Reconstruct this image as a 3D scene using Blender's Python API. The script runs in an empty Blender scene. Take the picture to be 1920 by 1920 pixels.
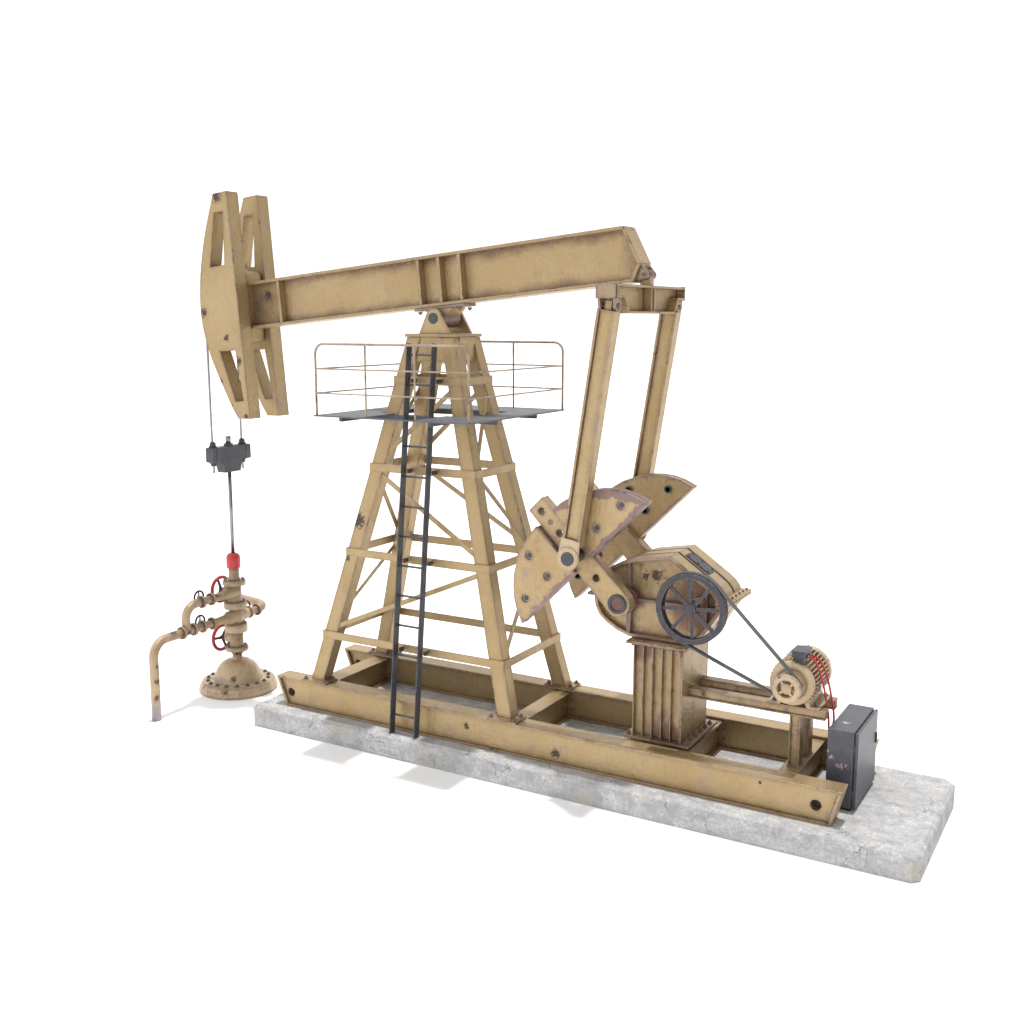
import bpy, bmesh, math, random
from mathutils import Vector, Matrix
random.seed(7)
scene = bpy.context.scene
COL = scene.collection
MY = 1.13                                    # centre plane of the pumpjack
GZ = -0.394                                  # ground level (slab top is z = 0)

# ------------------------------------------------------------------ materials
def newmat(name):
    m = bpy.data.materials.new(name); m.use_nodes = True
    nt = m.node_tree; nt.nodes.clear()
    out = nt.nodes.new('ShaderNodeOutputMaterial'); b = nt.nodes.new('ShaderNodeBsdfPrincipled')
    nt.links.new(b.outputs[0], out.inputs[0])
    return m, nt, b

class NT:
    def __init__(s, nt): s.nt = nt; s.N = nt.nodes; s.L = nt.links
    def put(s, sock, v):
        if hasattr(v, 'links') or hasattr(v, 'is_output'): s.L.new(v, sock)
        else: sock.default_value = v
    def pos(s): return s.N.new('ShaderNodeNewGeometry').outputs['Position']
    def noise(s, vec, scale, detail=3, rough=.55, dist=0):
        n = s.N.new('ShaderNodeTexNoise'); s.put(n.inputs['Vector'], vec)
        n.inputs['Scale'].default_value = scale; n.inputs['Detail'].default_value = detail
        n.inputs['Roughness'].default_value = rough; n.inputs['Distortion'].default_value = dist
        return n.outputs['Fac']
    def ramp(s, v, a, b, lo=0., hi=1.):
        n = s.N.new('ShaderNodeMapRange'); s.put(n.inputs[0], v)
        for i, x in enumerate((a, b, lo, hi)): n.inputs[i + 1].default_value = x
        return n.outputs[0]
    def math(s, op, a, b=0., c=0.):
        n = s.N.new('ShaderNodeMath'); n.operation = op
        s.put(n.inputs[0], a); s.put(n.inputs[1], b); s.put(n.inputs[2], c)
        return n.outputs[0]
    def mix(s, f, a, b):
        n = s.N.new('ShaderNodeMix'); n.data_type = 'RGBA'
        s.put(n.inputs[0], f); s.put(n.inputs[6], a); s.put(n.inputs[7], b)
        return n.outputs[2]
    def vscale(s, v, xyz):
        n = s.N.new('ShaderNodeVectorMath'); n.operation = 'MULTIPLY'
        s.put(n.inputs[0], v); n.inputs[1].default_value = xyz; return n.outputs[0]
    def edge(s, r, samples=4):
        n = s.N.new('ShaderNodeBevel'); n.samples = samples; n.inputs['Radius'].default_value = r
        g = s.N.new('ShaderNodeNewGeometry')
        d = s.N.new('ShaderNodeVectorMath'); d.operation = 'DOT_PRODUCT'
        s.L.new(n.outputs[0], d.inputs[0]); s.L.new(g.outputs['Normal'], d.inputs[1])
        return s.math('SUBTRACT', 1., d.outputs['Value'])
    def bump(s, h, strength, dist):
        n = s.N.new('ShaderNodeBump'); n.inputs['Strength'].default_value = strength
        n.inputs['Distance'].default_value = dist; s.put(n.inputs['Height'], h); return n.outputs[0]

SPOTS = [  # places where the photo shows distinct paint chips (x, y, z, radius)
    (1.60, .40, 3.42, .15), (-1.20, .60, 6.03, .09), (-1.98, .60, 6.90, .10), (3.98, .06, .30, .06),
    (5.62, .06, .17, .08), (6.95, .70, 3.02, .10), (6.78, .70, 2.98, .07), (1.42, .31, 2.75, .06),
    (-.85, 1.08, 7.2, .10), (4.05, .92, 7.47, .05), (-1.45, .60, 6.45, .06), (8.85, .06, .40, .025),
    (-1.55, .60, 8.93, .12), (7.75, .63, 1.30, .06), (-1.64, .60, 5.66, .07), (-1.40, .60, 5.2, .05), (-1.05, .60, 5.05, .05), (-2.03, .60, 7.6, .05), (5.75, .92, 7.62, .035)]

def paint(name, base, rough=.40, metal=.6, wear=1., rust=.0, chipcol=(.33, .26, .265, 1), spots=True, bumps=.7, seamcol=(.15, .085, .06, 1), seamr=.10, seamk=.035, zones=(), zonecol=(.17, .095, .065, 1), fields=(), spotlist=None):
    m, nt, b = newmat(name); t = NT(nt); p = t.pos()
    big = t.noise(p, 1.1, 4, .6); mid = t.noise(p, 6, 4, .6); fine = t.noise(p, 42, 3, .6)
    c0 = (*base, 1)
    c1 = (base[0] * .90, base[1] * .86, base[2] * .78, 1)
    col = t.mix(t.ramp(big, .35, .68), c0, c1)
    col = t.mix(t.ramp(mid, .5, .75, 0, .35), col, (base[0] * 1.12, base[1] * 1.12, base[2] * 1.15, 1))
    # pale purple weathered areas
    blot = t.noise(p, 2.3, 6, .66)
    col = t.mix(t.ramp(blot, .56, .70, 0, min(.8, .5 * wear)), col, (.29, .225, .21, 1))
    streak = t.noise(t.vscale(p, (9, 9, 2.2)), 3.0, 3, .6)
    col = t.mix(t.ramp(streak, .46, .66, 0, .22), col, (base[0] * .72, base[1] * .68, base[2] * .60, 1))
    # rust film along edges and seams
    e1 = t.edge(seamr, 4)
    seam = t.math('MULTIPLY', t.ramp(e1, .0, seamk), t.ramp(t.noise(p, 3.2, 6, .7), .38, .60, .15, 1.))
    col = t.mix(t.math('MINIMUM', t.math('MULTIPLY', seam, .42 * wear + .5 * rust), .92), col, seamcol)
    for zx, zy, zz, zr in zones:
        d = nt.nodes.new('ShaderNodeVectorMath'); d.operation = 'DISTANCE'
        nt.links.new(p, d.inputs[0]); d.inputs[1].default_value = (zx, zy, zz)
        k = t.math('ADD', t.ramp(d.outputs['Value'], zr * .5, zr, .45, 0.), t.noise(p, 4, 6, .7))
        col = t.mix(t.ramp(k, .60, .82, 0, .8), col, zonecol)
    def dotp(o, n):
        a = nt.nodes.new('ShaderNodeVectorMath'); a.operation = 'SUBTRACT'; nt.links.new(p, a.inputs[0]); a.inputs[1].default_value = o
        d = nt.nodes.new('ShaderNodeVectorMath'); d.operation = 'DOT_PRODUCT'; nt.links.new(a.outputs[0], d.inputs[0]); d.inputs[1].default_value = n
        return d.outputs['Value']
    for kind, fc, amt in fields:
        if kind == 'weights':                  # worn band along the straight edge and the arc of the counterweights
            o = (6.535, 0, 2.625); u = dotp(o, (-.7071, 0, .7071)); v = dotp(o, (.7071, 0, .7071))
            uu = t.math('SUBTRACT', u, .08); r = t.math('SQRT', t.math('ADD', t.math('MULTIPLY', uu, uu), t.math('MULTIPLY', v, v)))
            k = t.math('MAXIMUM', t.ramp(u, .75, .90, .46, 0), t.math('MULTIPLY', t.ramp(r, 1.48, 1.60, 0, .46), t.ramp(v, -.6, .3)))
            k = t.math('MULTIPLY', k, t.ramp(u, .68, .74)); k = t.math('MULTIPLY', k, t.ramp(dotp((0, MY, 0), (0, -1, 0)), -.2, .2, .35, 1.))
            k = t.math('MULTIPLY', k, t.ramp(v, -1.4, .4, .55, 1.))
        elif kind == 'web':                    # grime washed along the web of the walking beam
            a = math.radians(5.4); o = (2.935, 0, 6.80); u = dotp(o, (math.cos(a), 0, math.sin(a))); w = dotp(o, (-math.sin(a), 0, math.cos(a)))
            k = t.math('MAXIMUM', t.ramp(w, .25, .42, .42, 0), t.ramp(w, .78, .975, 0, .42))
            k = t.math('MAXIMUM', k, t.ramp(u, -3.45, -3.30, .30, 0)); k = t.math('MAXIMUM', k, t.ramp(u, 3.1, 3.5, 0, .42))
        elif kind == 'low':                    # bare metal towards the foot of the outlet pipe
            k = t.ramp(dotp((0, 0, GZ), (0, 0, 1)), .05, .75, .34, 0)
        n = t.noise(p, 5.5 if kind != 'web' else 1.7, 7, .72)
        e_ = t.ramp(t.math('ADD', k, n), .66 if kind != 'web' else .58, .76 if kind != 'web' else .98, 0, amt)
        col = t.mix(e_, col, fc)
    if rust > 0:
        rr = t.math('MULTIPLY', t.ramp(t.noise(p, 7, 6, .7), .50, .60), t.ramp(t.noise(p, 1.6, 2), .40, .6))
        col = t.mix(t.math('MULTIPLY', rr, rust), col, (.16, .105, .10, 1))
    # chipped edges
    chipn = t.noise(p, 17, 5, .7, .4)
    e2 = t.edge(.028, 4)
    ch = t.ramp(t.math('ADD', t.math('MULTIPLY', t.ramp(e2, .0, .025), .20 * wear), chipn), .665, .69)
    zone = t.ramp(t.noise(p, 1.9, 3), .44, .56)
    ch = t.math('MULTIPLY', ch, t.math('MAXIMUM', zone, .35))
    dk = t.ramp(t.noise(p, 4.1, 3), .52, .60)
    if spots:
        acc = None
        for x, y, z, r in (spotlist or SPOTS):
            d = nt.nodes.new('ShaderNodeVectorMath'); d.operation = 'DISTANCE'
            nt.links.new(p, d.inputs[0]); d.inputs[1].default_value = (x, y, z)
            k = t.ramp(d.outputs['Value'], r * .25, r * 1.7, .30, 0.)
            acc = k if acc is None else t.math('MAXIMUM', acc, k)
        ch2 = t.ramp(t.math('ADD', t.noise(p, 27, 6, .78, .9), acc), .69, .71)
        ch = t.math('MAXIMUM', ch, t.math('MULTIPLY', ch2, .95)); dk = t.math('MAXIMUM', dk, t.ramp(acc, .02, .08))
    col = t.mix(ch, col, t.mix(dk, chipcol, (chipcol[0] * .26, chipcol[1] * .2, chipcol[2] * .21, 1)))
    t.put(b.inputs['Base Color'], col)
    t.put(b.inputs['Metallic'], metal)
    t.put(b.inputs['Roughness'], t.math('ADD', t.math('MULTIPLY', ch, .25), t.ramp(mid, .3, .7, rough - .07, rough + .10)))
    h = t.math('ADD', t.math('MULTIPLY', fine, .55), t.math('ADD', t.math('MULTIPLY', t.noise(p, 13, 4, .6), 1.), t.math('MULTIPLY', streak, .8)))
    h = t.math('SUBTRACT', h, t.math('MULTIPLY', ch, .5))
    t.put(b.inputs['Normal'], t.bump(h, bumps, .012))
    return m

def plain(name, col, rough=.5, metal=0., var=.15, bumps=.15):
    m, nt, b = newmat(name); t = NT(nt); p = t.pos()
    n = t.noise(p, 9, 4, .6)
    c = (*col, 1); d = tuple(x * (1 - var) for x in col) + (1,)
    t.put(b.inputs['Base Color'], t.mix(t.ramp(n, .35, .65), c, d))
    b.inputs['Roughness'].default_value = rough; b.inputs['Metallic'].default_value = metal
    if bumps: t.put(b.inputs['Normal'], t.bump(t.noise(p, 55, 3), bumps, .006))
    return m

def dark_steel(name, col, chips=(.30, .29, .30), rough=.5, amount=1., red=False, spots=None):
    m, nt, b = newmat(name); t = NT(nt); p = t.pos()
    n = t.noise(p, 7, 5, .6)
    c = t.mix(t.ramp(n, .35, .7), (*col, 1), (col[0] * .72, col[1] * .72, col[2] * .76, 1))
    e = t.edge(.012, 4)
    ch = t.ramp(t.math('ADD', t.math('MULTIPLY', t.ramp(e, 0, .1), .17 * amount), t.noise(p, 16, 5, .7)), .72, .75)
    if spots:
        acc = None
        for x, y, z, r in spots:
            d = nt.nodes.new('ShaderNodeVectorMath'); d.operation = 'DISTANCE'
            nt.links.new(p, d.inputs[0]); d.inputs[1].default_value = (x, y, z)
            k = t.ramp(d.outputs['Value'], r * .25, r * 1.7, .26, 0.)
            acc = k if acc is None else t.math('MAXIMUM', acc, k)
        ch = t.math('MAXIMUM', ch, t.ramp(t.math('ADD', t.noise(p, 34, 5, .75, .6), acc), .70, .74))
    cc = (*chips, 1)
    if red: cc = t.mix(t.ramp(t.noise(p, 9, 2), .56, .62), cc, (.30, .11, .09, 1))
    t.put(b.inputs['Base Color'], t.mix(ch, c, cc))
    b.inputs['Roughness'].default_value = rough; b.inputs['Metallic'].default_value = .25
    t.put(b.inputs['Normal'], t.bump(t.noise(p, 60, 3), .2, .006))
    return m

KH = (.425, .315, .172)
M = {}
M['paint'] = paint('khaki_paint', KH)
M['crank'] = paint('khaki_paint_crank', (.435, .32, .178), wear=1.7, seamk=.02, rust=.3, seamcol=(.19, .125, .12, 1), seamr=.07)
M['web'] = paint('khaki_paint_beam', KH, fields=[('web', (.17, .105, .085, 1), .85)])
M['pipe'] = paint('outlet_pipe_paint', (.52, .39, .25), wear=1.2, rough=.4, metal=.2, fields=[('low', (.33, .30, .34, 1), .9)], spotlist=[(-2.04, -.50, 1.12, .10), (-1.96, -.96, .35, .06), (-1.96, -.96, .62, .04), (-1.96, -1.0, .05, .06)])
M['paintrust'] = paint('khaki_paint_rusty', (.375, .28, .16), rust=.6, wear=1.35, zones=[(7.66, .72, 2.68, .68), (7.3, .45, .55, .35), (6.55, .72, 2.6, .25), (6.8, .42, 1.95, .3)])
M['worn'] = paint('khaki_paint_worn', (.36, .275, .18), rust=1., wear=1.9, seamk=.02, seamcol=(.17, .11, .105, 1), seamr=.07)
M['rustbrown'] = plain('rust_brown', (.13, .075, .05), .6, .1, .3)
M['weight'] = paint('khaki_paint_weight', (.435, .32, .178), wear=1.6, seamk=.02, fields=[('weights', (.20, .13, .14, 1), .85)], rust=.25, seamcol=(.17, .11, .11, 1), seamr=.07)
M['cream'] = paint('cream_paint', (.56, .435, .285), wear=1., spotlist=[(9.2, .5, 1.6, .04), (9.0, .25, 1.9, .03)], rough=.4, metal=.2)
M['well'] = paint('wellhead_paint', (.52, .395, .255), wear=1.3, spotlist=[(-1.75, .42, -.22, .10), (-1.80, .75, -.08, .07), (-2.04, 1.0, 1.75, .06), (-2.3, .5, -.25, .05), (-1.95, .62, 1.62, .07)], rough=.4, metal=.2, rust=.25)
M['thin'] = paint('railing_paint', (.47, .39, .26), wear=1.6, spots=False, metal=.2)
M['dark'] = dark_steel('charcoal_paint', (.075, .078, .09), amount=.9)
M['deck'] = dark_steel('deck_paint', (.135, .14, .155), amount=.5, rough=.55)
M['cab'] = dark_steel('cabinet_paint', (.085, .088, .105), chips=(.45, .42, .44), rough=.42, red=True,
    amount=.8, spots=[(9.68, .6, .75, .045), (9.76, .6, .66, .045), (9.82, .6, .655, .05), (9.89, .6, .65, .04), (9.78, .95, 1.16, .07), (9.62, .6, .84, .03)])
M['wheel'] = dark_steel('flywheel_paint', (.058, .057, .067), chips=(.36, .30, .32), amount=1.5, red=True)
M['belt'] = plain('belt_rubber', (.085, .088, .1), .6)
M['rubber'] = plain('black_metal', (.02, .02, .022), .45)
M['pin'] = plain('pin_steel', (.06, .066, .085), .35, .3)
M['steel'] = plain('bright_steel', (.30, .30, .34), .25, .9, .1, 0)
M['bolt'] = plain('bolt_steel', (.2, .175, .17), .42, .6, .4)
M['rustbolt'] = plain('rusty_bolt', (.24, .165, .12), .6, .3, .4)
M['rustred'] = plain('red_brown_primer', (.20, .085, .07), .5, .2, .35)
M['purple'] = plain('worn_primer', (.24, .165, .15), .5, .25, .3)
M['red'] = plain('red_paint', (.37, .03, .032), .35, 0, .25)
M['redcap'] = plain('red_cap', (.58, .045, .05), .35, 0, .3)
M['wire'] = plain('red_cable', (.42, .012, .016), .35, 0, .15, 0)
M['wheelbrown'] = plain('dark_brown_paint', (.075, .03, .027), .5, .1, .3)
M['inner'] = plain('dark_opening', (.035, .028, .02), .7)

def concrete():
    m, nt, b = newmat('weathered_concrete'); t = NT(nt); p = t.pos()
    a = t.noise(p, 3.6, 10, .76); f = t.noise(p, 22, 7, .78)
    st = t.noise(t.vscale(p, (.5, 2.4, 2.4)), 3.5, 6, .7)
    c = t.mix(t.ramp(a, .40, .60), (.34, .34, .36, 1), (.64, .635, .62, 1))
    c = t.mix(t.ramp(f, .42, .58, 0, .75), c, (.34, .34, .36, 1))
    c = t.mix(t.ramp(st, .50, .66, 0, .55), c, (.33, .33, .33, 1))
    c = t.mix(t.ramp(t.noise(p, .9, 6, .75), .56, .66, 0, .7), c, (.40, .365, .30, 1))
    # wandering cracks
    nz = nt.nodes.new('ShaderNodeTexNoise'); nt.links.new(p, nz.inputs['Vector']); nz.inputs['Scale'].default_value = 2.6; nz.inputs['Detail'].default_value = 5
    sc = nt.nodes.new('ShaderNodeVectorMath'); sc.operation = 'SCALE'; nt.links.new(nz.outputs['Color'], sc.inputs[0]); sc.inputs['Scale'].default_value = .55
    ad = nt.nodes.new('ShaderNodeVectorMath'); ad.operation = 'ADD'; nt.links.new(p, ad.inputs[0]); nt.links.new(sc.outputs[0], ad.inputs[1])
    v = nt.nodes.new('ShaderNodeTexVoronoi'); v.feature = 'DISTANCE_TO_EDGE'; nt.links.new(ad.outputs[0], v.inputs['Vector']); v.inputs['Scale'].default_value = 1.25
    cr = t.math('MULTIPLY', t.ramp(v.outputs['Distance'], .0005, .006, 1, 0), t.ramp(t.noise(p, 1.3, 3), .45, .53))
    v2 = nt.nodes.new('ShaderNodeTexVoronoi'); v2.feature = 'DISTANCE_TO_EDGE'
    nt.links.new(t.vscale(ad.outputs[0], (.6, 2.6, 1.2)), v2.inputs['Vector']); v2.inputs['Scale'].default_value = 1.1
    cr2 = t.math('MULTIPLY', t.ramp(v2.outputs['Distance'], .001, .008, .5, 0), t.ramp(t.noise(p, 1.7, 4), .5, .62))
    cr = t.math('MAXIMUM', cr, cr2)
    c = t.mix(t.math('MULTIPLY', cr, .75), c, (.14, .14, .145, 1))
    t.put(b.inputs['Base Color'], c); b.inputs['Roughness'].default_value = .85
    h = t.math('SUBTRACT', t.math('ADD', f, a), t.math('MULTIPLY', cr, 1.4))
    t.put(b.inputs['Normal'], t.bump(h, .55, .02))
    return m
M['concrete'] = concrete()
m, nt, b = newmat('white_floor'); b.inputs['Base Color'].default_value = (.97, .97, .975, 1); b.inputs['Roughness'].default_value = .9
b.inputs['Specular IOR Level'].default_value = .1
M['ground'] = m

# ------------------------------------------------------------------ mesh helpers
class Fr:                                    # local frame: origin + three axes
    def __init__(s, o, u, v, w): s.o, s.u, s.v, s.w = Vector(o), Vector(u).normalized(), Vector(v).normalized(), Vector(w).normalized()
    def __call__(s, a, b, c): return s.o + s.u * a + s.v * b + s.w * c
WORLD = Fr((0, 0, 0), (1, 0, 0), (0, 1, 0), (0, 0, 1))
XZ = Fr((0, 0, 0), (1, 0, 0), (0, 0, 1), (0, 1, 0))       # (x, z, y)
YZ = Fr((0, 0, 0), (0, 1, 0), (0, 0, 1), (1, 0, 0))       # (y, z, x)

class MB:
    def __init__(s): s.bm = bmesh.new()
    def box(s, x0, x1, y0, y1, z0, z1, f=WORLD):
        v = [s.bm.verts.new(f(x, y, z)) for x in (x0, x1) for y in (y0, y1) for z in (z0, z1)]
        for q in ((0, 1, 3, 2), (4, 6, 7, 5), (0, 4, 5, 1), (2, 3, 7, 6), (0, 2, 6, 4), (1, 5, 7, 3)):
            s.bm.faces.new([v[i] for i in q])
        return s
    def prism(s, pts, d0, d1, f=XZ, holes=()):
        loops = [list(pts)] + [list(h) for h in holes]
        rings = []
        for L in loops:
            a = [s.bm.verts.new(f(x, y, d0)) for x, y in L]; c = [s.bm.verts.new(f(x, y, d1)) for x, y in L]
            rings.append((a, c)); n = len(L)
            for i in range(n): s.bm.faces.new((a[i], a[(i + 1) % n], c[(i + 1) % n], c[i]))
        for k in (0, 1):
            es = []
            for r in rings:
                n = len(r[k])
                for i in range(n):
                    e = s.bm.edges.get((r[k][i], r[k][(i + 1) % n])); es.append(e)
            if len(rings) == 1: s.bm.faces.new(rings[0][k])
            else: bmesh.ops.triangle_fill(s.bm, use_beauty=True, use_dissolve=False, edges=es)
        return s
    def cyl(s, p0, p1, r0, r1=None, seg=24, cap=True):
        p0, p1 = Vector(p0), Vector(p1); r1 = r0 if r1 is None else r1
        w = (p1 - p0).normalized(); u = w.orthogonal().normalized()
        if abs(w.z) > .9: u = Vector((1, 0, 0)); u = (u - w * u.dot(w)).normalized()
        v = w.cross(u)
        A, B = [], []
        for i in range(seg):
            a = 2 * math.pi * (i + .5) / seg; d = u * math.cos(a) + v * math.sin(a)
            A.append(s.bm.verts.new(p0 + d * r0)); B.append(s.bm.verts.new(p1 + d * r1))
        for i in range(seg):
            fc = s.bm.faces.new((A[i], A[(i + 1) % seg], B[(i + 1) % seg], B[i])); fc.smooth = seg > 8
        if cap: s.bm.faces.new(A); s.bm.faces.new(B)
        return s
    def lathe(s, prof, o, axis=(0, 0, 1), seg=36):
        o = Vector(o); w = Vector(axis).normalized(); u = w.orthogonal().normalized(); v = w.cross(u)
        rings = []
        for r, h in prof:
            if r < 1e-5: rings.append([s.bm.verts.new(o + w * h)]); continue
            rings.append([s.bm.verts.new(o + w * h + (u * math.cos(2 * math.pi * i / seg) + v * math.sin(2 * math.pi * i / seg)) * r) for i in range(seg)])
        for a, c in zip(rings, rings[1:]):
            for i in range(seg):
                j = (i + 1) % seg
                if len(a) == 1 and len(c) == 1: continue
                if len(a) == 1: fc = s.bm.faces.new((a[0], c[j], c[i]))
                elif len(c) == 1: fc = s.bm.faces.new((a[i], a[j], c[0]))
                else: fc = s.bm.faces.new((a[i], a[j], c[j], c[i]))
                fc.smooth = True
        return s
    def tube(s, path, r, seg=12, cap=True):
        P = [Vector(p) for p in path]; rings = []; up = None
        for i, p in enumerate(P):
            t = ((P[min(i + 1, len(P) - 1)] - p).normalized() + (p - P[max(i - 1, 0)]).normalized()).normalized()
            if up is None: up = t.orthogonal().normalized()
            up = (up - t * up.dot(t)).normalized(); v = t.cross(up)
            rings.append([s.bm.verts.new(p + (up * math.cos(2 * math.pi * k / seg) + v * math.sin(2 * math.pi * k / seg)) * r) for k in range(seg)])
        for a, c in zip(rings, rings[1:]):
            for k in range(seg):
                fc = s.bm.faces.new((a[k], a[(k + 1) % seg], c[(k + 1) % seg], c[k])); fc.smooth = True
        if cap: s.bm.faces.new(rings[0]); s.bm.faces.new(rings[-1])
        return s
    def torus(s, o, axis, R, r, seg=36, ss=10, sq=1.):
        o = Vector(o); w = Vector(axis).normalized(); u = w.orthogonal().normalized(); v = w.cross(u); rings = []
        for i in range(seg):
            a = 2 * math.pi * i / seg; d = u * math.cos(a) + v * math.sin(a)
            rings.append([s.bm.verts.new(o + d * (R + r * math.cos(2 * math.pi * k / ss)) + w * (r * sq * math.sin(2 * math.pi * k / ss))) for k in range(ss)])
        for i in range(seg):
            a, c = rings[i], rings[(i + 1) % seg]
            for k in range(ss):
                fc = s.bm.faces.new((a[k], a[(k + 1) % ss], c[(k + 1) % ss], c[k])); fc.smooth = True
        return s
    def bolt(s, p, axis, r=.028, h=.03, washer=True):
        p = Vector(p); w = Vector(axis).normalized()
        if washer: s.cyl(p, p + w * h * .25, r * 1.35, seg=12)
        s.cyl(p + w * h * .25, p + w * h, r, seg=6); s.cyl(p + w * h, p + w * h * 1.5, r * .5, seg=8)
        return s
    def ring(s, o, axis, R, n, r=.02, h=.03, ph=0):
        o = Vector(o); w = Vector(axis).normalized(); u = w.orthogonal().normalized(); v = w.cross(u)
        for i in range(n):
            a = 2 * math.pi * (i + ph) / n; s.bolt(o + (u * math.cos(a) + v * math.sin(a)) * R, w, r, h, False)
        return s
    def mirror(s):                            # mirror about the centre plane y = MY
        for v in s.bm.verts: v.co.y = 2 * MY - v.co.y
        return s
    def build(s, name, mat, parent=None, bevel=0., label=None, smooth=False):
        bm = s.bm
        bmesh.ops.recalc_face_normals(bm, faces=bm.faces[:])
        xs = [v.co for v in bm.verts]
        c = Vector([(min(p[i] for p in xs) + max(p[i] for p in xs)) / 2 for i in range(3)])
        for v in bm.verts: v.co -= c
        me = bpy.data.meshes.new(name); bm.to_mesh(me); bm.free()
        me.materials.append(M[mat] if isinstance(mat, str) else mat)
        o = bpy.data.objects.new(name, me); COL.objects.link(o)
        W = Vector((0, 0, 0)); q = parent
        while q is not None: W += q.location; q = q.parent
        o.parent = parent; o.location = c - W
        if label: o['label'] = label
        if bevel:
            md = o.modifiers.new('bevel', 'BEVEL'); md.width = bevel; md.segments = 2; md.limit_method = 'ANGLE'; md.angle_limit = math.radians(40)
            md.harden_normals = False
        return o

def thing(name, label, cat, loc, group=None):
    o = bpy.data.objects.new(name, None); COL.objects.link(o); o.location = loc; o.empty_display_size = .3
    o['label'] = label; o['category'] = cat
    if group: o['group'] = group
    return o
def bolts(parent, mat, items, name='bolt'):
    for it in items:
        p, ax, r, h = it[:4]; mb = MB(); mb.bolt(p, ax, r, h, len(it) > 4 and it[4]); mb.build(name, mat, parent)
def ringitems(o, axis, R, n, r, h, ph=0.):
    o = Vector(o); w = Vector(axis).normalized(); u = w.orthogonal().normalized(); v = w.cross(u)
    return [(o + (u * math.cos(2 * math.pi * (i + ph) / n) + v * math.sin(2 * math.pi * (i + ph) / n)) * R, w, r, h) for i in range(n)]
def circ(cx, cy, r, n=24, ph=0): return [(cx + r * math.cos(2 * math.pi * (i + ph) / n), cy + r * math.sin(2 * math.pi * (i + ph) / n)) for i in range(n)]
def bar(mb, p0, p1, w, t, nrm):               # flat strap from p0 to p1, width w, thickness t along nrm
    p0, p1 = Vector(p0), Vector(p1); u = (p1 - p0).normalized(); n = Vector(nrm); n = (n - u * n.dot(u)).normalized(); v = n.cross(u)
    mb.box(0, (p1 - p0).length, -w / 2, w / 2, 0, t, Fr(p0, u, v, n)); return mb

# ------------------------------------------------------------------ ground and slab
mb = MB(); mb.box(-300, 300, -300, 300, GZ - .2, GZ)
g = mb.build('ground', 'ground'); g['kind'] = 'structure'; g['label'] = 'plain white studio floor under the pumpjack'

bm = bmesh.new()
X0, X1, Y0, Y1 = -.335, 11.09, -.275, 2.53
c = .115
outl = [(X0 + .02, Y0), (X1 - .10, Y0), (X1, Y0 + .10), (X1, Y1 - .13), (X1 - .11, Y1), (X0 + .02, Y1), (X0, Y1 - .02), (X0, Y0 + .02)]
def ringpts(ins, z):
    cx, cy = (X0 + X1) / 2, (Y0 + Y1) / 2; hx, hy = (X1 - X0) / 2, (Y1 - Y0) / 2
    return [bm.verts.new((cx + (x - cx) * (hx - ins) / hx, cy + (y - cy) * (hy - ins) / hy, z)) for x, y in outl]
R = [ringpts(.0, GZ), ringpts(0, -.048), ringpts(.05, 0)]
for a, b2 in zip(R, R[1:]):
    for i in range(len(a)):
        j = (i + 1) % len(a); bm.faces.new((a[i], a[j], b2[j], b2[i]))
bm.faces.new(R[-1]); bm.faces.new(R[0])
# roughen: cut into small faces and nudge
bmesh.ops.subdivide_edges(bm, edges=[e for e in bm.edges if e.calc_length() > .5], cuts=40, use_grid_fill=True)
mb = MB(); mb.bm.free(); mb.bm = bm
slab = mb.build('concrete_slab', 'concrete'); slab['label'] = 'long cracked grey concrete foundation slab with chamfered edges under the pumpjack'; slab['category'] = 'concrete slab'

# ------------------------------------------------------------------ pumpjack
PJ = thing('pumpjack', 'khaki weathered oil pumpjack with walking beam, ladder tower and cranks on a steel skid', 'pumpjack', (5, MY, 0))

# --- skid
HB = .52
def skid_beam(y0, y1, front):
    mb = MB(); ins = .21; i2 = .13; t = .035
    zt = HB
    f = XZ
    mb.prism([(0, zt), (10, zt), (10 - i2 * t / HB, zt - t), (ins * t / HB, zt - t)], y0, y1)                    # top flange
    mb.prism([(ins - ins * t / HB, t), (10 - i2 + i2 * t / HB, t), (10 - i2, 0), (ins, 0)], y0, y1)               # bottom flange
    a = lambda z, o=0: ins * (1 - z / HB) + o
    bb = lambda z, o=0: 10 - i2 * (1 - z / HB) - o
    e = .055
    mb.prism([(a(zt - t), zt - t), (a(zt - t, e), zt - t), (a(t, e), t), (a(t), t)], y0, y1)                      # end plates
    mb.prism([(bb(zt - t), zt - t), (bb(zt - t, e), zt - t), (bb(t, e), t), (bb(t), t)], y0, y1)
    w0, w1 = (y0 + .05, y1 - .06) if front else (y0 + .06, y1 - .05)
    mb.prism([(a(t, e), t), (a(zt - t, e), zt - t), (bb(zt - t, e), zt - t), (bb(t, e), t)], w0, w1,
             holes=[circ(.29, .24, .075, 20), circ(9.64, .24, .075, 20)])
    return mb.build('skid_beam', 'paint', PJ, .006)
sb1 = skid_beam(0, .335, True); sb2 = skid_beam(1.915, 2.25, False)
for s_, (ya, yb) in ((sb1, (.16, .17)), (sb2, (2.08, 2.09))):
    for x in (.29, 9.64):
        m2 = MB(); m2.cyl((x, ya, .24), (x, yb, .24), .078); m2.build('hole_back', 'inner', s_)

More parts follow.
